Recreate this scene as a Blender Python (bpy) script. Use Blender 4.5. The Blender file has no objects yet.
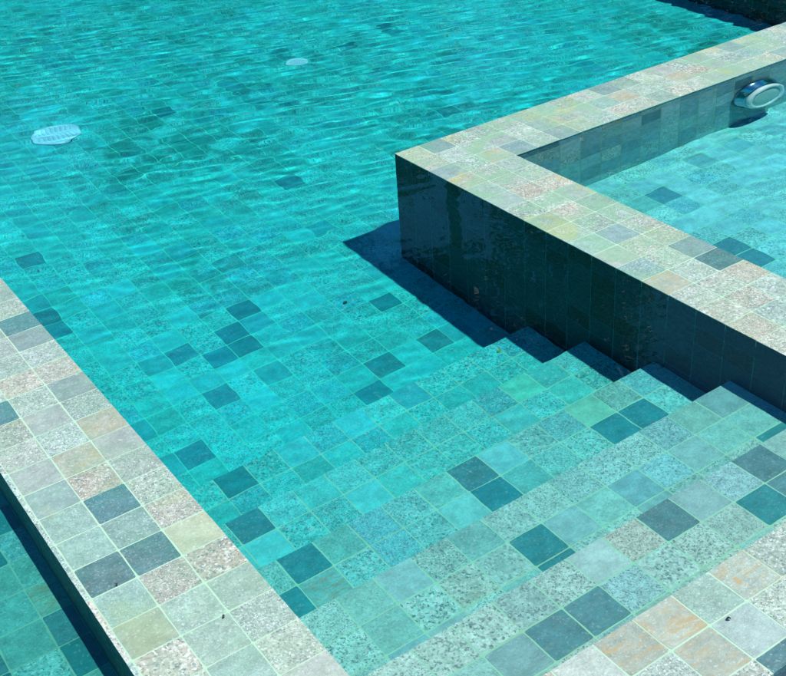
import bpy, math, random
import numpy as np
from mathutils import Vector, Matrix

C = bpy.context.scene.collection
sc = bpy.context.scene
T = 0.1                                   # one stone tile = 10 cm

# ------------------------------------------------------------------ camera
F = Vector((0.45243111, 0.71547188, -0.53235897)); R = Vector((0.82105431, -0.56719373, -0.06450657))
U = Vector((0.34810331, 0.40791085, 0.84405736)); O = Vector((-3.65357597, -17.62959691, 16.14044851)) * T
cam = bpy.data.cameras.new('camera'); co = bpy.data.objects.new('camera', cam); C.objects.link(co)
m = Matrix.Identity(4)
for i in range(3):
    m[i][0] = R[i]; m[i][1] = U[i]; m[i][2] = -F[i]; m[i][3] = O[i]
co.matrix_world = m
cam.sensor_fit = 'HORIZONTAL'; cam.sensor_width = 36; cam.lens = 36 * 1157.744 / 786
cam.clip_start = 0.05; cam.clip_end = 800
sc.camera = co

# ------------------------------------------------------------------ light
to_sun = Vector((0.134, -0.27, 1.0)).normalized()
w = bpy.data.worlds.new('World'); sc.world = w; w.use_nodes = True
nt = w.node_tree; bg = nt.nodes['Background']
sky = nt.nodes.new('ShaderNodeTexSky'); sky.sky_type = 'NISHITA'; sky.sun_disc = False
sky.sun_elevation = math.asin(to_sun.z); sky.sun_rotation = math.atan2(to_sun.x, to_sun.y)
sky.air_density = 0.65; sky.dust_density = 0.0; sky.ozone_density = 1.2
hue = nt.nodes.new('ShaderNodeMix'); hue.data_type = 'RGBA'; hue.blend_type = 'MULTIPLY'; hue.inputs[0].default_value = 1; hue.inputs[7].default_value = (.40, 1.05, 1.27, 1)
nt.links.new(sky.outputs[0], hue.inputs[6]); nt.links.new(hue.outputs[2], bg.inputs[0]); bg.inputs[1].default_value = 0.105
sl = bpy.data.lights.new('sun', 'SUN'); sl.energy = 3.9; sl.angle = math.radians(0.55); sl.color = (1.0, 0.96, 0.9)
so = bpy.data.objects.new('sun', sl); C.objects.link(so)
so.rotation_euler = to_sun.to_track_quat('Z', 'Y').to_euler(); so.location = (2, -3, 8)
sl.cycles.is_caustics_light = True
sc.view_settings.view_transform = 'Standard'; sc.view_settings.look = 'None'
sc.view_settings.gamma = 1; sc.view_settings.use_curve_mapping = False; sc.view_settings.exposure = 0.49
cy = sc.cycles
cy.use_denoising = True; cy.max_bounces = 8; cy.transmission_bounces = 8; cy.transparent_max_bounces = 8
cy.caustics_refractive = True; cy.caustics_reflective = False; cy.blur_glossy = 0.0
cy.sample_clamp_indirect = 4.0

rng = random.Random(7)

# ------------------------------------------------------------------ materials
def mat(name):
    m = bpy.data.materials.new(name); m.use_nodes = True
    return m, m.node_tree, m.node_tree.nodes['Principled BSDF']
def N(nt, t, **k):
    n = nt.nodes.new(t)
    for a, b in k.items():
        if a.startswith('i_'): n.inputs[a[2:]].default_value = b
        else: setattr(n, a, b)
    return n
def mixc(nt, fac, a, b, mode='MIX'):
    n = nt.nodes.new('ShaderNodeMix'); n.data_type = 'RGBA'; n.blend_type = mode
    for sk, v in ((n.inputs[0], fac), (n.inputs[6], a), (n.inputs[7], b)):
        if hasattr(v, 'is_output'): nt.links.new(v, sk)
        else: sk.default_value = v if not isinstance(v, tuple) else (*v, 1)
    return n.outputs[2]
def math_(nt, op, a, b=0.0, clamp=False):
    n = nt.nodes.new('ShaderNodeMath'); n.operation = op; n.use_clamp = clamp
    for sk, v in ((n.inputs[0], a), (n.inputs[1], b)):
        if hasattr(v, 'is_output'): nt.links.new(v, sk)
        else: sk.default_value = v
    return n.outputs[0]
def ramp(nt, src, lo, hi, a=0.0, b=1.0):
    n = nt.nodes.new('ShaderNodeMapRange'); n.interpolation_type = 'SMOOTHSTEP'
    nt.links.new(src, n.inputs[0])
    for i, v in zip((1, 2, 3, 4), (lo, hi, a, b)): n.inputs[i].default_value = v
    return n.outputs[0]

def stone_material():
    m, nt, p = mat('tumbled_stone')
    L = nt.links.new
    tc = N(nt, 'ShaderNodeTexCoord')
    col = N(nt, 'ShaderNodeAttribute', attribute_name='tcol')
    prm = N(nt, 'ShaderNodeAttribute', attribute_name='tprm')
    sep = N(nt, 'ShaderNodeSeparateColor'); L(prm.outputs['Color'], sep.inputs[0])
    rust_a, seed, green_film_a, streak_a = sep.outputs[0], sep.outputs[1], sep.outputs[2], prm.outputs['Alpha']
    speck = col.outputs['Alpha']
    sepc = N(nt, 'ShaderNodeSeparateColor'); L(col.outputs['Color'], sepc.inputs[0])
    off = N(nt, 'ShaderNodeVectorMath', operation='SCALE'); off.inputs[0].default_value = (37.1, 91.7, 13.3); L(seed, off.inputs[3])
    gs = N(nt, 'ShaderNodeVectorMath', operation='SCALE'); L(tc.outputs['Object'], gs.inputs[0]); L(ramp(nt, math_(nt, 'FRACT', math_(nt, 'MULTIPLY', seed, 7.3)), 0, 1, .72, 1.35), gs.inputs[3])
    P = N(nt, 'ShaderNodeVectorMath', operation='ADD'); L(gs.outputs[0], P.inputs[0]); L(off.outputs[0], P.inputs[1])
    def noise(scale, detail=3, rough=.6, vec=None, dist=0):
        n = N(nt, 'ShaderNodeTexNoise'); n.inputs['Scale'].default_value = scale; n.inputs['Detail'].default_value = detail
        n.inputs['Roughness'].default_value = rough; n.inputs['Distortion'].default_value = dist
        L(vec or P.outputs[0], n.inputs['Vector']); return n.outputs[0]
    g1 = noise(170, 2, .55); g2 = noise(290, 1, .5); g3 = noise(100, 3, .6); big = noise(28, 4, .6)
    wob = N(nt, 'ShaderNodeTexNoise'); wob.inputs['Scale'].default_value = 160; wob.inputs['Detail'].default_value = 2; L(P.outputs[0], wob.inputs[0])
    wv = N(nt, 'ShaderNodeVectorMath', operation='SCALE'); L(wob.outputs['Color'], wv.inputs[0]); wv.inputs[3].default_value = .006
    Pw = N(nt, 'ShaderNodeVectorMath', operation='ADD'); L(P.outputs[0], Pw.inputs[0]); L(wv.outputs[0], Pw.inputs[1])
    def grains(scale):
        vor = N(nt, 'ShaderNodeTexVoronoi'); vor.inputs['Scale'].default_value = scale; L(Pw.outputs[0], vor.inputs['Vector'])
        v_ = N(nt, 'ShaderNodeSeparateColor'); L(vor.outputs['Color'], v_.inputs[0]); return v_.outputs[0], v_.outputs[1]
    ga, ga2 = grains(190); gb, gb2 = grains(330)
    cl = ramp(nt, g3, .38, .62)
    c = col.outputs['Color']
    drift = ramp(nt, big, .3, .7, .86, 1.14)
    dv = N(nt, 'ShaderNodeVectorMath', operation='SCALE'); L(c, dv.inputs[0]); L(drift, dv.inputs[3]); c = dv.outputs[0]
    # every grain its own lightness, then light feldspar, grey and near-black grains
    gl = math_(nt, 'MULTIPLY', math_(nt, 'SUBTRACT', ramp(nt, ga, 0, 1), .5), speck)
    gl2 = math_(nt, 'MULTIPLY', math_(nt, 'SUBTRACT', ramp(nt, gb, 0, 1), .5), math_(nt, 'ADD', math_(nt, 'MULTIPLY', speck, .7), .14))
    fac = math_(nt, 'ADD', math_(nt, 'ADD', math_(nt, 'MULTIPLY', gl, .34), math_(nt, 'MULTIPLY', gl2, .30)), 1.0)
    dv2 = N(nt, 'ShaderNodeVectorMath', operation='SCALE'); L(c, dv2.inputs[0]); L(fac, dv2.inputs[3]); c = dv2.outputs[0]
    c = mixc(nt, math_(nt, 'MULTIPLY', math_(nt, 'MULTIPLY', ramp(nt, ga, .80, .84), cl), math_(nt, 'MULTIPLY', speck, .62)), c, (.60, .69, .64))
    c = mixc(nt, math_(nt, 'MULTIPLY', math_(nt, 'MULTIPLY', ramp(nt, ga2, .76, .80), ramp(nt, g1, .42, .55)), math_(nt, 'MULTIPLY', speck, .72)), c, (.10, .20, .205))
    c = mixc(nt, math_(nt, 'MULTIPLY', ramp(nt, gb2, .90, .93), math_(nt, 'MULTIPLY', speck, .7)), c, (.05, .09, .095))
    c = mixc(nt, math_(nt, 'MULTIPLY', ramp(nt, gb2, .06, .04), math_(nt, 'ADD', math_(nt, 'MULTIPLY', speck, .5), ramp(nt, sepc.outputs[1], .08, .2, 0, .12))), c, (.75, .82, .8))
    # cloudy streaks of cleft slate
    sm = N(nt, 'ShaderNodeMapping'); sm.inputs['Scale'].default_value = (1, 3.2, 2); sm.inputs['Rotation'].default_value = (0, 0, .5); L(P.outputs[0], sm.inputs[0])
    st = noise(26, 6, .65, sm.outputs[0], 1.2)
    c = mixc(nt, math_(nt, 'MULTIPLY', ramp(nt, st, .46, .68), math_(nt, 'MULTIPLY', streak_a, .5)), c, (.21, .34, .35))
    c = mixc(nt, math_(nt, 'MULTIPLY', ramp(nt, st, .5, .3), math_(nt, 'MULTIPLY', streak_a, .35)), c, (.06, .11, .13))
    # rust veins
    rn = noise(17, 5, .62, sm.outputs[0], 1.6)
    c = mixc(nt, math_(nt, 'MULTIPLY', ramp(nt, rn, .47, .70), rust_a), c, (.37, .31, .17))
    rn2 = noise(60, 3, .6)
    c = mixc(nt, math_(nt, 'MULTIPLY', ramp(nt, rn2, .64, .76), math_(nt, 'ADD', math_(nt, 'MULTIPLY', rust_a, .5), ramp(nt, sepc.outputs[1], .08, .2, 0, .14))), c, (.33, .23, .10))
    # green film, algal on the wall tops, runs across joints
    al = noise(7.5, 5, .62, tc.outputs['Object'], .6); al2 = noise(4.1, 4, .6, tc.outputs['Object'], .3)
    c = mixc(nt, math_(nt, 'MULTIPLY', ramp(nt, al, .42, .60), math_(nt, 'MULTIPLY', green_film_a, .75)), c, mixc(nt, ramp(nt, sepc.outputs[0], .08, .25), (.008, .22, .155), (.22, .40, .25)))
    c = mixc(nt, math_(nt, 'MULTIPLY', ramp(nt, al2, .55, .64), math_(nt, 'MULTIPLY', math_(nt, 'MULTIPLY', green_film_a, .45), ramp(nt, sepc.outputs[0], .08, .25))), c, (.40, .44, .12))
    L(c, p.inputs['Base Color'])
    L(ramp(nt, g3, .3, .7, .45, .72), p.inputs['Roughness'])
    p.inputs['Specular IOR Level'].default_value = .4
    cleft = noise(38, 4, .6)
    h = math_(nt, 'ADD', math_(nt, 'MULTIPLY', math_(nt, 'ADD', ga, gb), .35), math_(nt, 'ADD', math_(nt, 'MULTIPLY', g2, .25), math_(nt, 'ADD', math_(nt, 'MULTIPLY', st, .9), math_(nt, 'MULTIPLY', cleft, 2.2))))
    b = N(nt, 'ShaderNodeBump'); b.inputs['Strength'].default_value = .75; b.inputs['Distance'].default_value = .0016
    L(h, b.inputs['Height']); L(b.outputs[0], p.inputs['Normal'])
    return m
def grout_material(name, ca, cb, cc):
    m, nt, p = mat(name); L = nt.links.new
    tc = N(nt, 'ShaderNodeTexCoord')
    n = N(nt, 'ShaderNodeTexNoise'); n.inputs['Scale'].default_value = 22; n.inputs['Detail'].default_value = 6; L(tc.outputs['Object'], n.inputs[0])
    c = mixc(nt, ramp(nt, n.outputs[0], .35, .7), ca, cb)
    n2 = N(nt, 'ShaderNodeTexNoise'); n2.inputs['Scale'].default_value = 5; n2.inputs['Detail'].default_value = 5; L(tc.outputs['Object'], n2.inputs[0])
    c = mixc(nt, ramp(nt, n2.outputs[0], .52, .7, 0, .6), c, cc)
    L(c, p.inputs['Base Color']); p.inputs['Roughness'].default_value = .85
    return m
def plain(name, col, rough=.6, metal=0, scale=30, var=.15, **k):
    m, nt, p = mat(name); L = nt.links.new
    tc = N(nt, 'ShaderNodeTexCoord'); n = N(nt, 'ShaderNodeTexNoise'); n.inputs['Scale'].default_value = scale; n.inputs['Detail'].default_value = 5
    L(tc.outputs['Object'], n.inputs[0])
    a = tuple(x * (1 - var) for x in col); b = tuple(min(1, x * (1 + var)) for x in col)
    L(mixc(nt, n.outputs[0], a, b), p.inputs['Base Color'])
    p.inputs['Roughness'].default_value = rough; p.inputs['Metallic'].default_value = metal
    return m
def water_material(name):
    m = bpy.data.materials.new(name); m.use_nodes = True; nt = m.node_tree; nt.nodes.clear()
    out = nt.nodes.new('ShaderNodeOutputMaterial')
    g = nt.nodes.new('ShaderNodeBsdfGlass'); g.inputs['Roughness'].default_value = 0.0; g.inputs['IOR'].default_value = 1.33
    nt.links.new(g.outputs[0], out.inputs['Surface'])
    return m
def absorb_material(name, absorb, density):
    m = bpy.data.materials.new(name); m.use_nodes = True; nt = m.node_tree; nt.nodes.clear()
    out = nt.nodes.new('ShaderNodeOutputMaterial')
    v = nt.nodes.new('ShaderNodeVolumeAbsorption'); v.inputs['Color'].default_value = (*absorb, 1); v.inputs['Density'].default_value = density
    nt.links.new(v.outputs[0], out.inputs['Volume'])
    return m
STONE = stone_material(); GROUT = grout_material('grout', (.34, .54, .38), (.40, .53, .41), (.36, .42, .27))
SHADED_GROUT = grout_material('shaded_grout', (.05, .20, .22), (.06, .21, .22), (.04, .12, .12))  # grout of the shaded sides, their shade put into its colour
FGROUT = grout_material('floor_grout', (.10, .80, .56), (.13, .80, .56), (.14, .62, .38))  # red left out for the light that deep water absorbs
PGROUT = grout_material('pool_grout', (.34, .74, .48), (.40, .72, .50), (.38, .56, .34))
WATER = water_material('water_surface')
DEPTH = absorb_material('water_depth_tint', (0.0, .90, .98), 1.4)
BASIN_DEPTH = absorb_material('basin_depth_tint', (0.0, .97, .995), 1.7)
TROUGH_DEPTH = absorb_material('trough_depth_tint', (0.0, .955, .965), 6.0)

# ------------------------------------------------------------------ helpers
def link(name, me, parent=None, mats=()):
    o = bpy.data.objects.new(name, me); C.objects.link(o)
    for x in mats: me.materials.append(x)
    if parent is not None: o.parent = parent
    return o
def tag(o, label=None, cat=None, group=None, kind=None):
    if label: o['label'] = label
    if cat: o['category'] = cat
    if group: o['group'] = group
    if kind: o['kind'] = kind
    return o
def empty(name, loc=(0, 0, 0)):
    o = bpy.data.objects.new(name, None); C.objects.link(o); o.location = loc; o.empty_display_size = .1
    return o
def boxes(name, lst, material, parent=None, off=(0, 0, 0)):
    V = []; Fc = []
    for (x0, x1, y0, y1, z0, z1) in lst:
        b = len(V)
        V += [(x * T - off[0], y * T - off[1], z * T - off[2]) for z in (z0, z1) for (x, y) in ((x0, y0), (x1, y0), (x1, y1), (x0, y1))]
        Fc += [tuple(b + i for i in f) for f in ((0, 3, 2, 1), (4, 5, 6, 7), (0, 1, 5, 4), (1, 2, 6, 5), (2, 3, 7, 6), (3, 0, 4, 7))]
    me = bpy.data.meshes.new(name); me.from_pydata(V, [], Fc)
    return link(name, me, parent, [material])

# kinds of stone: base colour, speckle, rust, streak
KINDS = {
    'granite':  ((.345, .465, .405), 1.0, .10, .0),
    'granite2': ((.38, .485, .43), .85, .18, .1),
    'pink':     ((.42, .455, .385), .95, .28, .0),
    'pale':     ((.36, .465, .43), .22, .16, .3),
    'green':    ((.27, .435, .375), .4, .12, .2),
    'lime':     ((.35, .46, .34), .15, .25, .2),
    'blue':     ((.225, .355, .35), .2, .14, .4),
    'bluespeck': ((.26, .42, .41), .85, .08, .15),
    'slate':    ((.085, .21, .225), .2, .2, .45),
    'dark':     ((.024, .20, .215), .08, .05, .3),
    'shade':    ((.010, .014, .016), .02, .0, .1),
    'wall':     ((.010, .040, .062), .03, .0, .1),  # pool side stone with its shade painted into the base colour
    'rust':     ((.34, .42, .36), .3, .95, .3),
    'tan':      ((.36, .42, .35), .2, 1.0, .4),
}
def pick(r, mix):
    x = r.random() * sum(v for _, v in mix); 
    for k, v in mix:
        x -= v
        if x <= 0: return k
    return mix[-1][0]
MIX_TOP = [('granite', 40), ('granite2', 22), ('pink', 10), ('pale', 12), ('green', 10), ('blue', 5), ('rust', 3)]
MIX_RIGHT = [('granite', 34), ('granite2', 22), ('pink', 14), ('pale', 13), ('green', 12), ('blue', 6), ('tan', 3)]
MIX_POOL = [('granite', 40), ('green', 20), ('pale', 18), ('bluespeck', 10), ('blue', 4), ('granite2', 10)]
MIX_SHADED = [('wall', 76), ('shade', 24)]  # shaded pool sides: the shade is in the tile colours
MIX_FACE = [('granite', 20), ('green', 20), ('pale', 22), ('blue', 20), ('slate', 12), ('bluespeck', 8), ('dark', 5)]
MIX_STRIP = [('green', 30), ('granite', 20), ('blue', 15), ('slate', 15), ('pale', 10), ('rust', 6)]

class Tiles:
    """Stone tiles laid on a plane: each a thin raised slab with its own tone, uneven corners and open joints."""
    GAP = .0175; TH = .022
    def __init__(s, fine=True): s.fine = fine; s.V = []; s.F = []; s.col = []; s.prm = []
    def lay(s, org, u, v, n, us, vs, mix, special=(), algae=0.0, r=None, skip=None, flushU=(False, False), flushV=(False, False), bright=1.0, tint=(1, 1, 1), gap=None):
        r = r or rng
        org, u, v, n = map(Vector, (org, u, v, n))
        nu, nv = len(us) - 1, len(vs) - 1
        for i in range(nu):
            for j in range(nv):
                a0, a1, b0, b1 = us[i], us[i + 1], vs[j], vs[j + 1]
                if skip and skip((a0 + a1) / 2, (b0 + b1) / 2): continue
                kind = None
                for (x, y, k) in special:
                    if a0 <= x < a1 and b0 <= y < b1: kind = k
                kind = kind or pick(r, mix)
                g = gap or s.GAP
                j_ = lambda q: r.uniform(-.007, .007) if q else 0
                e = [not (i == 0 and flushU[0]), not (i == nu - 1 and flushU[1]), not (j == 0 and flushV[0]), not (j == nv - 1 and flushV[1])]
                c = [(a0 + (g + j_(1) if e[0] else 0), b0 + (g + j_(1) if e[2] else 0)), (a1 - (g + j_(1) if e[1] else 0), b0 + (g + j_(1) if e[2] else 0)),
                     (a1 - (g + j_(1) if e[1] else 0), b1 - (g + j_(1) if e[3] else 0)), (a0 + (g + j_(1) if e[0] else 0), b1 - (g + j_(1) if e[3] else 0))]
                dz = r.uniform(-.0018, .001); tl = [dz + r.uniform(-.0012, .0012) for _ in range(4)]
                b = len(s.V); ring = []
                cen = ((a0 + a1) / 2, (b0 + b1) / 2)
                for k in range(4):
                    A, B = c[k], c[(k + 1) % 4]; za, zb = tl[k], tl[(k + 1) % 4]
                    ex, ey = B[0] - A[0], B[1] - A[1]; ln = math.hypot(ex, ey); nx_, ny_ = -ey / ln, ex / ln
                    flush = not e[(2, 1, 3, 0)[k]]
                    ss = (.03, .27, .52, .76, .97) if s.fine else (.03, .5, .97)
                    for q_ in ss:
                        wob = (r.uniform(.004, .013) if r.random() < .18 else r.uniform(-.001, .003)) if flush else r.uniform(-.0065, .0065)
                        if flush: q_ = {.03: 0.0, .97: 1.0}.get(q_, q_)
                        ring.append((A[0] + ex * q_ + nx_ * wob, A[1] + ey * q_ + ny_ * wob, za + (zb - za) * q_))
                nn = len(ring)
                for (x_, y_, z_) in ring: s.V.append((org + u * x_ + v * y_ + n * z_) * T)
                for (x_, y_, z_) in ring: s.V.append((org + u * x_ + v * y_ - n * (s.TH + .01)) * T)
                fs = [tuple(range(b, b + nn))] + [(b + k, b + nn + k, b + nn + (k + 1) % nn, b + (k + 1) % nn) for k in range(nn)]
                if u.cross(v).dot(n) < 0: fs = [tuple(reversed(f)) for f in fs]
                s.F += fs; nl = nn * 5
                base, sp, ru, stk = KINDS[kind]
                q = r.uniform(.86, 1.13) * bright; h = r.uniform(-.035, .035)
                cc = (max(.01, base[0] * q * (1 + h * 2)) * tint[0], base[1] * q * tint[1], base[2] * q * (1 - h) * tint[2], sp * r.uniform(.7, 1.0))
                al = algae(*(org + u * (a0 + a1) / 2 + v * (b0 + b1) / 2)[:2]) if callable(algae) else algae
                pp = (ru * r.uniform(.3, 1.0) if ru < .8 else ru, r.random(), al, stk)
                s.col += [cc] * nl; s.prm += [pp] * nl
        return s
    def build(s, name, parent=None):
        me = bpy.data.meshes.new(name); me.from_pydata([tuple(x) for x in s.V], [], s.F)
        for nm, d in (('tcol', s.col), ('tprm', s.prm)):
            a = me.attributes.new(nm, 'FLOAT_COLOR', 'CORNER'); a.data.foreach_set('color', np.array(d, 'f').ravel())
        return link(name, me, parent, [STONE])
def rng_breaks(a, b, joints):
    return [a] + [j for j in joints if a + 1e-4 < j < b - 1e-4] + [b]
def step_breaks(a, b, off, pitch=1.0):
    k0 = math.ceil((a - off) / pitch); l = []; x = off + k0 * pitch
    while x < b - .02:
        if x > a + .02: l.append(x)
        x += pitch
    return [a] + l + [b]
X = (1, 0, 0); Y = (0, 1, 0); Z = (0, 0, 1); nX = (-1, 0, 0); nY = (0, -1, 0); nZ = (0, 0, -1)

FLOOR = -8.65; ZC = -.005         # the mortar bed sits 2 mm under the stone faces
PX1, PY1 = 43.8, 76.0            # far walls of the pool
NY = [-6.9, -4.22, -1.35, 1.33, 4.15, 6.82]       # noses, top to bottom
ND = [0, 1.442, 2.884, 4.326, 5.768, 7.21]

# ------------------------------------------------------------------ ground
boxes('ground', [(-3000, 3000, -3000, 3000, -12, -11)], plain('grass_soil', (.07, .10, .035), .9, scale=3, var=.5))['kind'] = 'structure'

# ------------------------------------------------------------------ left dividing wall
g = ZC
wl = empty('pool_wall', (.15, 2, 0))
def child(o, p):                 # parent keeping world placement
    o.parent = p; o.location = -p.location
    return o
tag(wl, 'pale speckled stone pool wall at left with a flat top three tiles wide and a dark shaded outer side', 'pool wall')
child(boxes('mortar_core', [(-.12 - g, 3 + g, -9.33, PY1 + 3, -.35, g)], GROUT), wl)
child(boxes('side_mortar', [(-.12 - g, 3 + g, -9.33, PY1 + 3, -10.9, -.35)], SHADED_GROUT), wl)
sp = [(2.6, 11.6, 'slate'), (2.5, 10.4, 'blue'), (2.5, 8.5, 'pink'), (2.5, 7.5, 'blue'), (.8, 7.5, 'slate'), (2.7, 5.8, 'rust'), (1.4, 4.8, 'rust'), (.6, 4.3, 'pale'),
      (2.5, 4.6, 'pale'), (1.5, 2.6, 'slate'), (1.5, 3.6, 'pink'), (.5, 2.6, 'green'), (.5, .5, 'slate'), (1.5, .5, 'slate'), (2.5, .6, 'lime'), (1.6, -.6, 'pink'), (2.5, -.5, 'pink'), (.5, -.5, 'green'),
      (.5, -1.5, 'lime'), (1.5, -2.5, 'green'), (2.5, -2.5, 'granite'), (1.5, -1.5, 'green'), (2.5, -1.5, 'green'), (2.5, 2.6, 'granite'), (2.5, 1.5, 'pink'), (2.5, 6.6, 'granite'), (1.4, 5.8, 'granite2'), (.5, .95, 'slate')]
ys = list(range(-9, 79)); ys = [-9.33] + [float(y) for y in range(-8, 79)]
t = Tiles(); t.lay((0, 0, 0), X, Y, Z, [0., 1., 2., 3.], ys, MIX_TOP, sp, r=random.Random(3), bright=.87, tint=(1.05, .98, .94), flushU=(False, True), algae=.32)
child(t.build('top_tiles'), wl)
t = Tiles(); t.lay((0, 0, 0), X, Y, Z, [-.12, 0.], ys, [('granite', 5), ('pink', 5), ('green', 2)], r=random.Random(5), flushU=(True, False))
t.lay((-.12, 0, 0), Y, Z, nX, ys, [-2.6, -2., -1., -.006], [('dark', 1)], r=random.Random(6), gap=.012, bright=.42, flushV=(False, True))  # shade of the outer face painted in by darkened tiles
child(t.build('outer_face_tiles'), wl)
t = Tiles(); t.lay((3, 0, 0), Y, Z, X, [float(y) for y in range(-6, 77)], [-8.65, -8., -7., -6., -5., -4., -3., -2., -1., -.006], MIX_FACE, r=random.Random(8))
child(t.build('inner_face_tiles'), wl)

# ------------------------------------------------------------------ near rim joining the two walls, at the head of the steps
nr = empty('stone_rim', (1, -.8, 0))
tag(nr, 'pale stone rim at water level in the near right corner, beyond the top step', 'stone rim')
child(boxes('mortar_core', [(3.02, 16.98, -9.33 - g, NY[0] + g, -10.9, g)], GROUT), nr)
sp = [(8.4, -7.5, 'tan'), (7.4, -7.5, 'tan'), (8.4, -8.3, 'tan'), (9.3, -7.3, 'green'), (10.4, -7.4, 'rust'), (9.3, -8.4, 'pale'), (9.4, -9.1, 'slate'), (10.4, -9.1, 'slate'), (7.4, -8.3, 'granite2'), (6.4, -7.3, 'pale'), (11.3, -7.3, 'granite'), (10.3, -8.3, 'granite'), (8.4, -9.1, 'pink')]
t = Tiles(); t.lay((0, 0, 0), X, Y, Z, step_breaks(3, 17, .9), [-9.33, -8.9, -7.88, -6.9], MIX_TOP, sp, r=random.Random(11), bright=.88, tint=(1.02, 1.0, .95), flushV=(True, True))
child(t.build('top_tiles'), nr)
t = Tiles(); t.lay((0, -9.33, 0), X, Z, nY, step_breaks(3, 17, .9), [-2., -1., -.006], MIX_FACE, r=random.Random(12)); child(t.build('outer_face_tiles'), nr)

# ------------------------------------------------------------------ right basin wall, L shaped
def algaeR(x, y):
    a = .30
    for cx, cy, rad, s in ((17.5, 11, 3.5, .8), (18.5, 6.5, 3.0, .95), (19.5, 13, 3.5, .95), (24, 12.8, 2.2, .8), (31.5, 12.6, 3, .9), (18, 4, 2.2, .8), (21.5, 13.2, 1.5, .9), (35.5, 12.8, 2.5, .9)):
        d = math.hypot(x - cx, y - cy) / rad
        a = max(a, min(1, s * 1.25) * max(0, 1 - d * d * .7))
    return a
wr = empty('basin_wall', (1.85, 1.25, 0))
tag(wr, 'L shaped stone wall round the shallow basin at right, its pool side dark in shade under a pale top stained green', 'basin wall')
child(boxes('mortar_core', [(17 - g, 20 + g, -60, 11 - g, -.35, g), (17 - g, PX1 + 3, 11 - g, 14 + g, -.35, g), (18.5, 20 + g, -60, 12.5, -10.9, -.35), (18.5, PX1 + 3, 11 - g, 12.5, -10.9, -.35)], GROUT), wr)
child(boxes('pool_side_mortar', [(17 - g, 18.5, -60, 12.5, -10.9, -.35), (17 - g, PX1 + 3, 12.5, 14 + g, -10.9, -.35)], SHADED_GROUT), wr)
sp = [(19.5, 1.5, 'slate'), (19.5, 2.5, 'blue'), (19.5, 3.4, 'pink'), (18.5, 1.5, 'granite'), (18.5, 2.5, 'granite'), (18.5, .5, 'granite2'), (17.5, 1.5, 'tan'), (17.5, 2.5, 'bluespeck'), (17.5, 3.5, 'pale'),
      (19.5, .5, 'pink'), (18.5, -.5, 'pink'), (17.5, .5, 'granite2'), (19.5, -.5, 'granite2'), (19.5, -1.5, 'green'), (17.5, -.5, 'pink'), (17.5, 12.5, 'pink'), (19.5, 8.5, 'pink'), (19.5, 7.5, 'pale'), (17.5, 13.5, 'pink')]
t = Tiles()
t.lay((0, 0, 0), X, Y, Z, [17., 18., 19., 20.], [float(y) for y in range(-60, 12)], MIX_RIGHT, sp, r=random.Random(21), bright=.86, tint=(1.05, .98, .93), algae=algaeR, flushU=(True, True))
t.lay((0, 0, 0), X, Y, Z, [float(x) for x in range(17, 47)], [11., 12., 13., 14.], MIX_RIGHT, sp + [(22.6, 11.5, 'blue'), (30.5, 11.5, 'pale'), (31.5, 12.5, 'pale'), (33.5, 12.5, 'bluespeck'), (34.5, 11.5, 'blue')], r=random.Random(22), bright=.86, tint=(1.05, .98, .93), algae=algaeR, flushU=(True, False), flushV=(False, True), skip=None)
child(t.build('top_tiles'), wr)
t = Tiles(); t.lay((17, 0, 0), Y, Z, nX, [float(y) for y in range(-7, 15)], [-8.65, -8., -7., -6., -5., -4., -3., -2., -1., -.006], MIX_SHADED, r=random.Random(23), gap=.017, flushU=(False, True))
t.lay((0, 14, 0), X, Z, Y, [float(x) for x in range(17, 45)], [-8.65, -8., -7., -6., -5., -4., -3., -2., -1., -.006], MIX_FACE, r=random.Random(24), flushU=(True, False))
child(t.build('pool_side_tiles'), wr)
t = Tiles()
t.lay((0, 11, 0), X, Z, nY, [float(x) for x in range(20, 45)], [-5.1, -4.6, -3.55, -2.55, -1.55, -.55, -.006],
      [('blue', 38), ('pale', 34), ('granite', 18), ('green', 8), ('slate', 3), ('pink', 6)],
      [(20.5, -.3, 'slate'), (23.5, -1.2, 'blue'), (23.5, -2, 'blue'), (24.5, -.3, 'tan'), (28.5, -1, 'blue'), (28.5, -2, 'blue'), (31.2, -1.2, 'slate'), (24.5, -2.9, 'pink'), (26.5, -2.9, 'blue')], r=random.Random(25), bright=1.3, tint=(.82, 1, 1.16))
t.lay((20, 0, 0), Y, Z, X, [float(y) for y in range(-30, 12)], [-5.1, -4.1, -3.1, -2.1, -1.1, -.006], MIX_FACE, r=random.Random(26))
child(t.build('basin_side_tiles'), wr)

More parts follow.
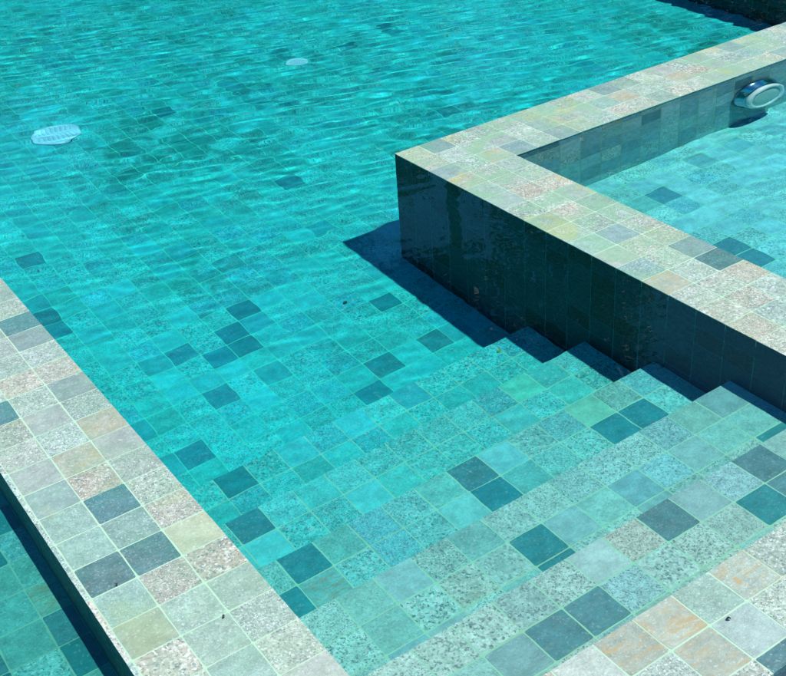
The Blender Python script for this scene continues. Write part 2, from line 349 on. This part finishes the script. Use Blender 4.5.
# ------------------------------------------------------------------ submerged steps
steps = empty('pool_steps', (1, 0, -.7))
tag(steps, 'flight of five submerged tiled steps going down between the two pool walls', 'steps')
SPEC = {4: [(7.1, -5.8, 'slate'), (8.2, -5.8, 'slate'), (6.5, -5.8, 'blue'), (9.2, -5.6, 'bluespeck'), (9., -4.7, 'pale'), (11.3, -4.7, 'slate'), (12.3, -4.7, 'blue'), (13.4, -4.7, 'bluespeck'), (13.3, -5.7, 'dark'), (14.3, -4.7, 'slate'), (12.2, -5.7, 'granite'), (11.2, -5.7, 'granite'), (10.2, -4.7, 'pink'), (14.2, -5.7, 'slate'), (7.2, -4.7, 'granite'), (8., -4.7, 'granite')],
        3: [(9., -2.9, 'dark'), (12.1, -2.9, 'blue'), (6.2, -2., 'pale'), (10.3, -2.7, 'pale'), (5.4, -2., 'green'), (5.4, -2.9, 'green'), (16., -2.4, 'green'), (13.3, -2.9, 'bluespeck'), (7., -2.8, 'pink'), (8.1, -2.8, 'granite2'), (11., -2., 'granite'), (12.1, -2., 'granite'), (13, -2, 'granite'), (14, -2, 'bluespeck'), (9.9, -2, 'granite'), (4.4, -2.8, 'granite'), (16.2, -3.6, 'dark'), (16.2, -2, 'blue'), (15.2, -2, 'green'), (9, -2, 'granite2'), (9, -3.6, 'dark'), (12.1, -3.6, 'blue')],
        2: [(5.1, .7, 'dark'), (9.9, -.1, 'dark'), (9.9, .9, 'slate'), (4.2, -.3, 'dark'), (13.8, -.1, 'dark'), (14.8, -.1, 'dark'), (14.8, .8, 'pink'), (5.2, -.3, 'rust'), (6, .8, 'green'), (7, .7, 'bluespeck'), (8, .8, 'granite'), (8, -.2, 'granite'), (11, 0, 'green'), (12, 0, 'granite'), (12, .8, 'pink'), (13.8, .8, 'lime'), (15.7, .8, 'bluespeck')],
        1: [(5.2, 3.6, 'slate'), (15.3, 2.2, 'green'), (15.3, 3.2, 'green'), (14.3, 3.2, 'lime')],
        0: [(6., 6.3, 'dark'), (12, 6, 'blue')]}
XOFF = {4: .68, 3: .64, 2: .6, 1: .58, 0: .47}
for i in (4, 3, 2, 1, 0):
    k = 5 - i                                   # index into NY / ND
    y1, y0, z = NY[k], NY[k - 1], -ND[k]
    st = empty('step', (0, 0, 0)); st.parent = steps; st.location = -steps.location
    zr = -ND[k + 1] if k < 5 else FLOOR
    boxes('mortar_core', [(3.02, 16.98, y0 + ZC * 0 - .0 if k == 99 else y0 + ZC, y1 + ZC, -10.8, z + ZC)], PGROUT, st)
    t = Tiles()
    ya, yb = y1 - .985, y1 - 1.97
    t.lay((0, 0, z), X, Y, Z, step_breaks(3.02, 16.98, XOFF[i]), [y0 + .0, yb, ya, y1], MIX_POOL if i < 3 else [('granite', 50), ('granite2', 16), ('green', 12), ('pale', 10), ('bluespeck', 8), ('blue', 4)], SPEC[i], r=random.Random(30 + i), flushV=(False, True), bright=1.45, tint=((.14, .24, .42, .68, .88)[i], 1.02, .97))  # tint takes out red with depth: water's light loss put into the stone
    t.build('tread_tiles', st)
    t = Tiles(); t.lay((0, y1, 0), X, Z, Y, step_breaks(3.02, 16.98, XOFF[i]), [zr, zr + .45, z - .02], MIX_FACE, r=random.Random(40 + i)); t.build('riser_tiles', st)

# ------------------------------------------------------------------ pool floor and far walls
XJ = [3.0, 3.54, 4.5, 5.45, 6.43, 7.39, 8.34, 9.29, 10.26, 11.25, 12.3, 13.37, 14.42, 15.35, 16.3] + [16.3 + k for k in range(1, 27)] + [PX1]
YJ = [6.82, 7.6, 8.58, 9.6, 10.53, 11.57, 12.42, 13.35, 14.3, 15.25] + [15.25 + k for k in range(1, 61)] + [PY1]
fl = boxes('pool_floor', [(3.02, PX1 + 2, 6.7, PY1 + 2, -10.8, FLOOR + ZC)], FGROUT); fl['kind'] = 'structure'
spf = [(6.2, 9., 'slate'), (10.8, 14.8, 'dark'), (9.9, 13.9, 'dark'), (9., 13., 'dark'), (9.7, 13., 'dark'), (7.9, 13.9, 'slate'), (7.7, 11.1, 'slate'), (14.9, 12., 'dark'), (11.7, 8.2, 'dark'), (5.9, 22.8, 'slate'), (14.6, 9.3, 'slate'),
       (15.7, 31.3, 'dark'), (29.5, 33.3, 'dark'), (16.8, 21.7, 'slate'), (4.8, 18.7, 'slate'), (4.8, 17.7, 'slate'), (26.4, 32.4, 'slate'), (13.2, 9.0, 'slate'), (26.2, 22.4, 'slate'), ]
def greenF(x, y):  # strength of the green patches across the pool floor
    a = .12
    for cx, cy, rx, ry, k in ((14, 28, 6, 7, .9), (22, 33, 7, 6, .8), (11, 17, 3, 3, .7), (26, 22, 5, 5, .8), (9, 37, 5, 8, .6), (13, 11, 2.5, 3, .5), (20, 44, 9, 8, .7), (39.5, 20, 2.5, 9, 1.0)):
        d = ((x - cx) / rx) ** 2 + ((y - cy) / ry) ** 2
        a = max(a, k * max(0, 1 - d * .7))
    return a
t = Tiles(False); t.lay((0, 0, FLOOR), X, Y, Z, XJ, YJ, MIX_POOL, spf, r=random.Random(51), algae=greenF, bright=1.6, tint=(.08, 1.0, .96), skip=lambda x, y: x > 17 and y < 14)  # tint paints the red light lost in deep water into the tiles
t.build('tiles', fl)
fw = empty('far_pool_wall', (PX1 * T, 4, 0)); tag(fw, 'dark shaded side wall of the pool in the top right corner behind the basin wall', 'pool wall')
child(boxes('mortar_core', [(PX1 - g, PX1 + 3, 14.02, PY1 + 3, -10.9, g), (3.02, PX1 - .02, PY1 - g, PY1 + 3, -10.9, g)], SHADED_GROUT), fw)
t = Tiles(); t.lay((PX1, 0, 0), Y, Z, nX, [14.02] + [float(y) for y in range(15, 77)], [-8.65, -8., -7., -6., -5., -4., -3., -2., -1., -.006], MIX_SHADED, r=random.Random(52), gap=.017)
t.lay((0, PY1, 0), X, Z, nY, [float(x) for x in range(3, 44)], [-8.65, -8., -7., -6., -5., -4., -3., -2., -1., -.006], MIX_FACE, r=random.Random(53))
child(t.build('side_tiles'), fw)
t = Tiles(); t.lay((PX1, 0, 0), X, Y, Z, [0., 1., 2., 3.], [14.02] + [float(y) for y in range(15, 80)], MIX_RIGHT, r=random.Random(54), flushU=(True, False))
t.lay((0, PY1, 0), X, Y, Z, [float(x) for x in range(3, 44)], [0., 1., 2., 3.], MIX_RIGHT, r=random.Random(55), flushV=(True, False))
child(t.build('top_tiles'), fw)

# basin floor and its outer walls
bf = boxes('basin_floor', [(19.9, PX1 + 3, -60, 11.1, -10.8, -5.1 + ZC)], PGROUT); bf['kind'] = 'structure'
spb = [(24.8, 8.6, 'slate'), (27., 8.8, 'bluespeck'), (30.1, 10., 'blue'), (31.8, 9.8, 'blue'), (24.1, 4.5, 'slate'), (24., 3.6, 'slate'), (25., 7.3, 'bluespeck')]
t = Tiles(); t.lay((0, 0, -5.1), X, Y, Z, step_breaks(20, PX1, .35), step_breaks(-30, 11, .15), [('granite', 24), ('pale', 46), ('bluespeck', 6), ('green', 6), ('granite2', 16), ('blue', 2)], spb, r=random.Random(61), bright=1.5, tint=(.8, 1, 1.06))
t.build('tiles', bf)
bw = empty('basin_end_wall', (PX1 * T, -1, 0)); tag(bw, 'far end wall closing the shallow basin outside the right edge', 'basin wall')
child(boxes('mortar_core', [(PX1, PX1 + 3, -60, 10.98, -5, 0)], GROUT), bw)

# ------------------------------------------------------------------ outer trough at far left
TR = -1.8
tf = boxes('trough_floor', [(-16, -.1, -9.33, PY1 + 3, -10.9, TR + ZC)], GROUT); tf['kind'] = 'structure'
t = Tiles(); t.lay((0, 0, TR), X, Y, Z, [-14.8 + k for k in range(0, 15)][0:15] + [-.12], [-9.3] + [float(y) + .35 for y in range(-9, 30)], [('slate', 24), ('bluespeck', 20), ('green', 26), ('dark', 14), ('granite', 12), ('rust', 5)],
                   [(-.4, 1.4, 'rust'), (-.4, 2.4, 'green'), (-.4, 3.4, 'bluespeck')], r=random.Random(71), bright=1.12, tint=(.7, 1, .95))
t.build('tiles', tf)
tw = boxes('trough_wall', [(-18, -15, -9.33, PY1 + 3, -10.9, 0)], GROUT); tag(tw, 'outer stone wall of the overflow trough beyond the left edge', 'wall')
dk = boxes('deck', [(-80, PX1 + 40, -80, -10.2, -10.9, -.05)], plain('deck_stone', (.3, .38, .36), .8, scale=20)); dk['kind'] = 'structure'

# ------------------------------------------------------------------ water
def waves(xm, ym, calm, far):
    """height in metres of wind ripples, crests lying across the line of sight"""
    r = np.random.RandomState(4)
    h = np.zeros_like(xm)
    d = np.hypot(xm + .36, ym + 1.76)
    tt = np.clip((d - 2.75) / 1.9, 0, 1); tt = tt * tt * (3 - 2 * tt)
    patch = .75 + .35 * np.sin(xm * 1.9 + 1.1 * np.sin(ym * 1.3)) * np.sin(ym * 1.6 + .7)
    slope = calm + (far - calm) * tt * patch
    n = 60
    for k in range(n):
        fine_ = k % 3 != 0                              # wind ripples 5-13 cm running together, over a looser slow swell
        lam = .042 * (2.4 ** r.rand()) if fine_ else .10 * (2.6 ** r.rand())
        ang = math.radians((72 + r.normal() * 17) if fine_ else (66 + r.normal() * 38))
        kx, ky = math.cos(ang) * 2 * math.pi / lam, math.sin(ang) * 2 * math.pi / lam
        ph = r.rand() * 6.28
        env = .5 + .5 * np.sin(xm * (2 + 9 * r.rand()) + ym * (2 + 7 * r.rand()) + 6.28 * r.rand())
        h += env * (1.0 if fine_ else .8) * lam / (2 * math.pi) * np.sin(kx * xm + ky * ym + ph + .5 * np.sin(xm * 6 + ym * 4 + ph))
    return h * slope * math.sqrt(2 / n) * 1.3
def water_body(name, x0, x1, y0, y1, zt, zb, step, calm, far, cut, material, label):
    nx = int((x1 - x0) / step) + 1; ny = int((y1 - y0) / step) + 1
    xs = np.linspace(x0, x1, nx); ys_ = np.linspace(y0, y1, ny)
    if cut: xs[np.argmin(abs(xs - cut[0]))] = cut[0]; ys_[np.argmin(abs(ys_ - cut[1]))] = cut[1]
    xm, ym = np.meshgrid(xs, ys_, indexing='ij')
    h = zt + waves(xm, ym, calm, far)
    keep = np.ones((nx - 1, ny - 1), bool)
    if cut:
        cx = (xs[:-1] + xs[1:]) / 2; cyy = (ys_[:-1] + ys_[1:]) / 2
        keep = ~((cx[:, None] > cut[0]) & (cyy[None, :] < cut[1]))
    top = np.stack([xm.ravel(), ym.ravel(), h.ravel()], 1); n0 = nx * ny
    I = np.arange(n0).reshape(nx, ny)
    a, b, c, d = I[:-1, :-1][keep], I[1:, :-1][keep], I[1:, 1:][keep], I[:-1, 1:][keep]
    q = np.stack([a, b, c, d], 1); V = top
    used = np.zeros(len(V), bool); used[q.ravel()] = True
    remap = np.cumsum(used) - 1; V = V[used]; q = remap[q]
    me = bpy.data.meshes.new(name)
    me.vertices.add(len(V)); me.vertices.foreach_set('co', V.astype('f').ravel())
    me.loops.add(q.size); me.loops.foreach_set('vertex_index', q.astype('i').ravel())
    me.polygons.add(len(q)); me.polygons.foreach_set('loop_start', np.arange(0, q.size, 4, dtype='i'))
    sm = np.ones(len(q), bool)
    me.polygons.foreach_set('use_smooth', sm)
    me.update(calc_edges=True); me.validate()
    o = link(name, me, None, [material]); o['kind'] = 'structure'; o['label'] = label
    o.cycles.is_caustics_caster = True
    return o
WZ = -.0022
water_body('water', .2995, PX1 * T + .0005, -.6905, PY1 * T + .0005, WZ, -1.02, .0095, .0055, .020, (1.7005, 1.3995), WATER, 'clear turquoise rippled pool water')
water_body('basin_water', 1.9995, PX1 * T + .0005, -3.0, 1.1005, WZ, -.7, .0125, .006, .02, None, WATER, 'clear calm water in the shallow basin')
water_body('trough_water', -1.52, -.0115, -.94, 3.0, WZ, -.5, .0125, .012, .03, None, WATER, 'deep teal water in the trough at far left')
def depth_prism(name, foot, z0, z1, material):     # the tinted body of water under each surface
    n = len(foot); V = [(x, y, z0) for x, y in foot] + [(x, y, z1) for x, y in foot]
    Fc = [tuple(reversed(range(n))), tuple(range(n, 2 * n))] + [(i, (i + 1) % n, n + (i + 1) % n, n + i) for i in range(n)]
    me = bpy.data.meshes.new(name); me.from_pydata(V, [], Fc); o = link(name, me, None, [material]); o['kind'] = 'structure'
    return o
q1, q2 = PX1 * T + .006, PY1 * T + .006
depth_prism('water_depth', [(.294, -.696), (1.85, -.696), (1.85, 1.25), (q1, 1.25), (q1, q2), (.294, q2)], -1.0, -.0003, DEPTH)
depth_prism('basin_water_depth', [(1.979, -3.01), (q1, -3.01), (q1, 1.121), (1.979, 1.121)], -.7, -.0003, BASIN_DEPTH)
depth_prism('trough_water_depth', [(-1.52, -.941), (-.004, -.941), (-.004, 3.01), (-1.52, 3.01)], -.5, -.0003, TROUGH_DEPTH)

# ------------------------------------------------------------------ small things
def lathe(prof, n=64, axis_cap=True):
    V = []; Fc = []
    for r_, z_ in prof:
        for k in range(n): a = 2 * math.pi * k / n; V.append((r_ * math.cos(a), r_ * math.sin(a), z_))
    for i in range(len(prof) - 1):
        for k in range(n): Fc.append((i * n + k, i * n + (k + 1) % n, (i + 1) * n + (k + 1) % n, (i + 1) * n + k))
    if axis_cap: Fc.append(tuple((len(prof) - 1) * n + k for k in range(n)))
    return V, Fc
def lathe_obj(name, prof, material, parent, n=64):
    V, Fc = lathe(prof, n); me = bpy.data.meshes.new(name); me.from_pydata(V, [], Fc)
    me.polygons.foreach_set('use_smooth', [len(f) == 4 for f in Fc]); return link(name, me, parent, [material])

CHROME = plain('blue_steel', (.20, .38, .50), .16, 1.0, 40, .2)
WHITEP = plain('white_plastic', (.94, .94, .93), .35, 0, 60, .04)
LENS = plain('frosted_lens', (.58, .74, .67), .5, 0, 90, .12)
lp = empty('pool_lamp', (3.215, 1.1, -.25)); lp.rotation_euler = (math.radians(90), 0, 0)
tag(lp, 'round white rimmed pool lamp in a blue steel housing on the inner basin wall', 'lamp')
lathe_obj('housing', [(.120, 0), (.125, .004), (.126, .014), (.120, .022), (.114, .040), (.108, .048), (.096, .050)], CHROME, lp)
lathe_obj('rim', [(.100, .044), (.107, .050), (.106, .062), (.100, .068), (.088, .068), (.082, .063), (.082, .056)], WHITEP, lp)
lathe_obj('lens', [(.0825, .056), (.082, .0615), (.06, .065), (.03, .0665), (.004, .067)], LENS, lp)
for k in range(4):
    a = math.radians(45 + 90 * k); V, Fc = lathe([(.004, .055), (.004, .0695), (.0025, .0705)], 12)
    me = bpy.data.meshes.new('screw'); me.from_pydata([(x + .094 * math.cos(a), y + .094 * math.sin(a), z_) for x, y, z_ in V], [], Fc); link('screw', me, lp, [CHROME])

def drain(loc, rad, label):
    d = empty('drain_cover', loc); tag(d, label, 'drain cover', 'white drain covers in the pool')
    lathe_obj('rim', [(rad, 0), (rad, .004), (rad * .95, .008), (rad * .80, .009), (rad * .78, .003)], WHITEP, d, 48)
    V = []; Fc = []
    def bar(x0, x1, y0, y1, z0=.003, z1=.009):
        b = len(V); V.extend([(x, y, z_) for z_ in (z0, z1) for (x, y) in ((x0, y0), (x1, y0), (x1, y1), (x0, y1))])
        Fc.extend([tuple(b + i for i in f) for f in ((0, 3, 2, 1), (4, 5, 6, 7), (0, 1, 5, 4), (1, 2, 6, 5), (2, 3, 7, 6), (3, 0, 4, 7))])
    n = 9; r0 = rad * .80
    for k in range(n):
        x = -r0 + 2 * r0 * (k + .5) / n; hh = math.sqrt(max(0, r0 * r0 - x * x)); bar(x - r0 * .045, x + r0 * .045, -hh, hh)
    bar(-r0, r0, -rad * .10, rad * .10, .004, .0105)
    me = bpy.data.meshes.new('grille'); me.from_pydata(V, [], Fc); link('grille', me, d, [WHITEP])
    lathe_obj('sump', [(rad * .8, .0005), (rad * .8, .0025)], plain('dark_sump', (.005, .04, .06), .8), d, 40)
drain((1.085, 3.27, -.858), .112, 'larger round white drain cover with slots, under rippled water near the left edge')
drain((2.37, 3.27, -.863), .06, 'smaller white drain cover under rippled water, farther from the left edge')

def leaf(name, loc, L_, W_, rot, col, label):
    me = bpy.data.meshes.new(name); V = []; Fc = []; n = 8
    for i in range(n + 1):
        s = i / n; wd = W_ * math.sin(math.pi * min(1, s * 1.0)) ** .8 * .5 + .0004; z_ = .0025 + .004 * math.sin(s * 3)
        V += [(L_ * (s - .5), -wd, z_ + .0015), (L_ * (s - .5), 0, z_), (L_ * (s - .5), wd, z_ + .002)]
    for i in range(n): 
        for k in (0, 1): b = i * 3 + k; Fc.append((b, b + 3, b + 4, b + 1))
    me.from_pydata(V, [], Fc); o = link(name, me, None, [plain(name + '_surface', col, .6, 0, 80, .3)])
    md = o.modifiers.new('s', 'SOLIDIFY'); md.thickness = .0007
    o.location = loc; o.rotation_euler = (0, 0, rot); tag(o, label, 'leaf')
leaf('fallen_leaf', (1.54, .635, -.7205), .016, .010, .6, (.45, .42, .04), 'small yellow leaf lying on the lowest step near the dark basin wall')
leaf('fallen_leaf', (1.374, 1.284, -.8645), .018, .013, .3, (.05, .06, .03), 'dark rotten leaf lying on the pool floor left of the basin wall shadow')
leaf('fallen_leaf', (.186, -.21, .0), .007, .003, .4, (.03, .025, .02), 'tiny dark leaf scrap on the left pool wall, nearest the bottom edge')
leaf('fallen_leaf', (.056, .0026, .0), .0045, .003, 1.4, (.03, .03, .03), 'tiny black leaf scrap on the left pool wall beside two dark slate tiles')
leaf('fallen_leaf', (.925, -.80, .0), .009, .0035, -.6, (.02, .015, .012), 'dark leaf scrap on the pale rim near the bottom right corner')

# ------------------------------------------------------------------ trees whose reflections fill the dark water
BARK = plain('bark', (.09, .065, .045), .9, 0, 12, .3)
def leaf_mat(name, c):
    m, nt, p = mat(name); L = nt.links.new
    a = N(nt, 'ShaderNodeAttribute', attribute_name='tone')
    L(mixc(nt, a.outputs['Fac'], tuple(x * .6 for x in c), tuple(x * 1.5 for x in c)), p.inputs['Base Color'])
    p.inputs['Roughness'].default_value = .5
    return m
LM = [leaf_mat('leaf_dark', (.012, .035, .014)), leaf_mat('leaf_mid', (.03, .07, .02))]
def tree(x, y, h, cr, cz0, seed, label, lm=0, nclump=70):
    nclump = int(nclump * 1.1)
    r = np.random.RandomState(seed)
    e = empty('leafy_tree', (x, y, -1.1)); tag(e, label, 'tree', 'trees standing beyond the pool and mirrored in it')
    H = h + 1.1; zc = cz0 + 1.1
    # trunk with limbs
    V = []; Fc = []
    def limb(p0, p1, r0, r1, n=8):
        p0, p1 = Vector(p0), Vector(p1); d = (p1 - p0); q = d.to_track_quat('Z', 'Y'); seg = 4; b = len(V)
        for i in range(seg + 1):
            c = p0 + d * (i / seg) + Vector((r.normal() * .03, r.normal() * .03, 0)) * (0 < i < seg); rr = r0 + (r1 - r0) * i / seg
            for k in range(n): a = 6.2832 * k / n; V.append(tuple(c + q @ Vector((rr * math.cos(a), rr * math.sin(a), 0))))
        for i in range(seg):
            for k in range(n): Fc.append((b + i * n + k, b + i * n + (k + 1) % n, b + (i + 1) * n + (k + 1) % n, b + (i + 1) * n + k))
    limb((0, 0, 0), (.1, .05, H * .9), .17, .04)
    for k in range(9):
        z0 = zc + (H - zc) * (.0 + .8 * k / 9); a = k * 2.4; ln = cr * .8 * (1 - .5 * k / 9)
        limb((.05, .02, z0), (ln * math.cos(a), ln * math.sin(a), z0 + ln * .5), .055, .012, 6)
    me = bpy.data.meshes.new('trunk'); me.from_pydata(V, [], Fc); link('trunk', me, e, [BARK])
    # crown of leaf clumps
    P = []
    for k in range(nclump):
        s = r.rand(); z_ = zc + (H - zc) * s
        rad = cr * (math.sin(math.pi * min(1, .12 + .86 * s)) ** .6) * math.sqrt(r.rand()) * (.75 + .45 * r.rand()); a = r.rand() * 6.283
        c = np.array([rad * math.cos(a), rad * math.sin(a), z_]); R_ = .18 + .28 * r.rand()
        n = int(170 * (R_ / .3) ** 2)
        P.append(c + r.normal(size=(n, 3)) * R_ * np.array([.55, .55, .42]))
    P = np.concatenate(P); n = len(P)
    d1 = r.normal(size=(n, 3)); d1[:, 2] -= .5; d1 /= np.linalg.norm(d1, axis=1)[:, None]
    d2 = np.cross(d1, r.normal(size=(n, 3))); d2 /= np.linalg.norm(d2, axis=1)[:, None]
    ln = (.07 + .06 * r.rand(n))[:, None]
    q = np.stack([P, P + d1 * ln * .5 + d2 * ln * .28, P + d1 * ln, P + d1 * ln * .5 - d2 * ln * .28], 1).reshape(-1, 3)
    me = bpy.data.meshes.new('crown'); me.from_pydata(q.tolist(), [], [(4 * i, 4 * i + 1, 4 * i + 2, 4 * i + 3) for i in range(n)])
    at = me.attributes.new('tone', 'FLOAT', 'FACE'); at.data.foreach_set('value', r.rand(n).astype('f'))
    link('crown', me, e, [LM[lm]])
tree(8.2, 7.45, 7.6, .8, .6, 1, 'tall dark tree mirrored in the shaded water beside the basin wall', 0, 120)
tree(7.95, 9.7, 9.6, 1.1, 6.1, 2, 'tall tree with a high crown mirrored just left of the dark one', 0, 80)
tree(6.4, 10.5, 5.9, 1.1, .5, 3, 'broad green tree mirrored in the middle of the rippled water', 1, 130)
tree(5.0, 11.9, 6.2, 1.2, .5, 4, 'rounded green tree mirrored left of the middle of the pool', 1, 140)
tree(4.0, 15.4, 4.2, 1.2, .2, 5, 'low green tree mirrored in the top left corner of the pool', 1, 120)
tree(8.9, 12.0, 6.0, 1.2, .2, 6, 'low tree mirrored behind the corner of the basin wall', 0, 110)
tree(11.3, 8.3, 4.9, 1.3, -.2, 7, 'wide low tree mirrored in the dark top right corner of the pool', 0, 200)

for o in sc.objects:
    if o.type == 'MESH' and any(m_ and m_.name in ('tumbled_stone', 'grout', 'pool_grout', 'floor_grout', 'shaded_grout') for m_ in o.data.materials): o.cycles.is_caustics_receiver = True
    if o.type == 'MESH' and (o.parent and o.parent.name.startswith(('pool_lamp', 'drain')) or o.name.startswith('fallen')): o.cycles.is_caustics_receiver = True
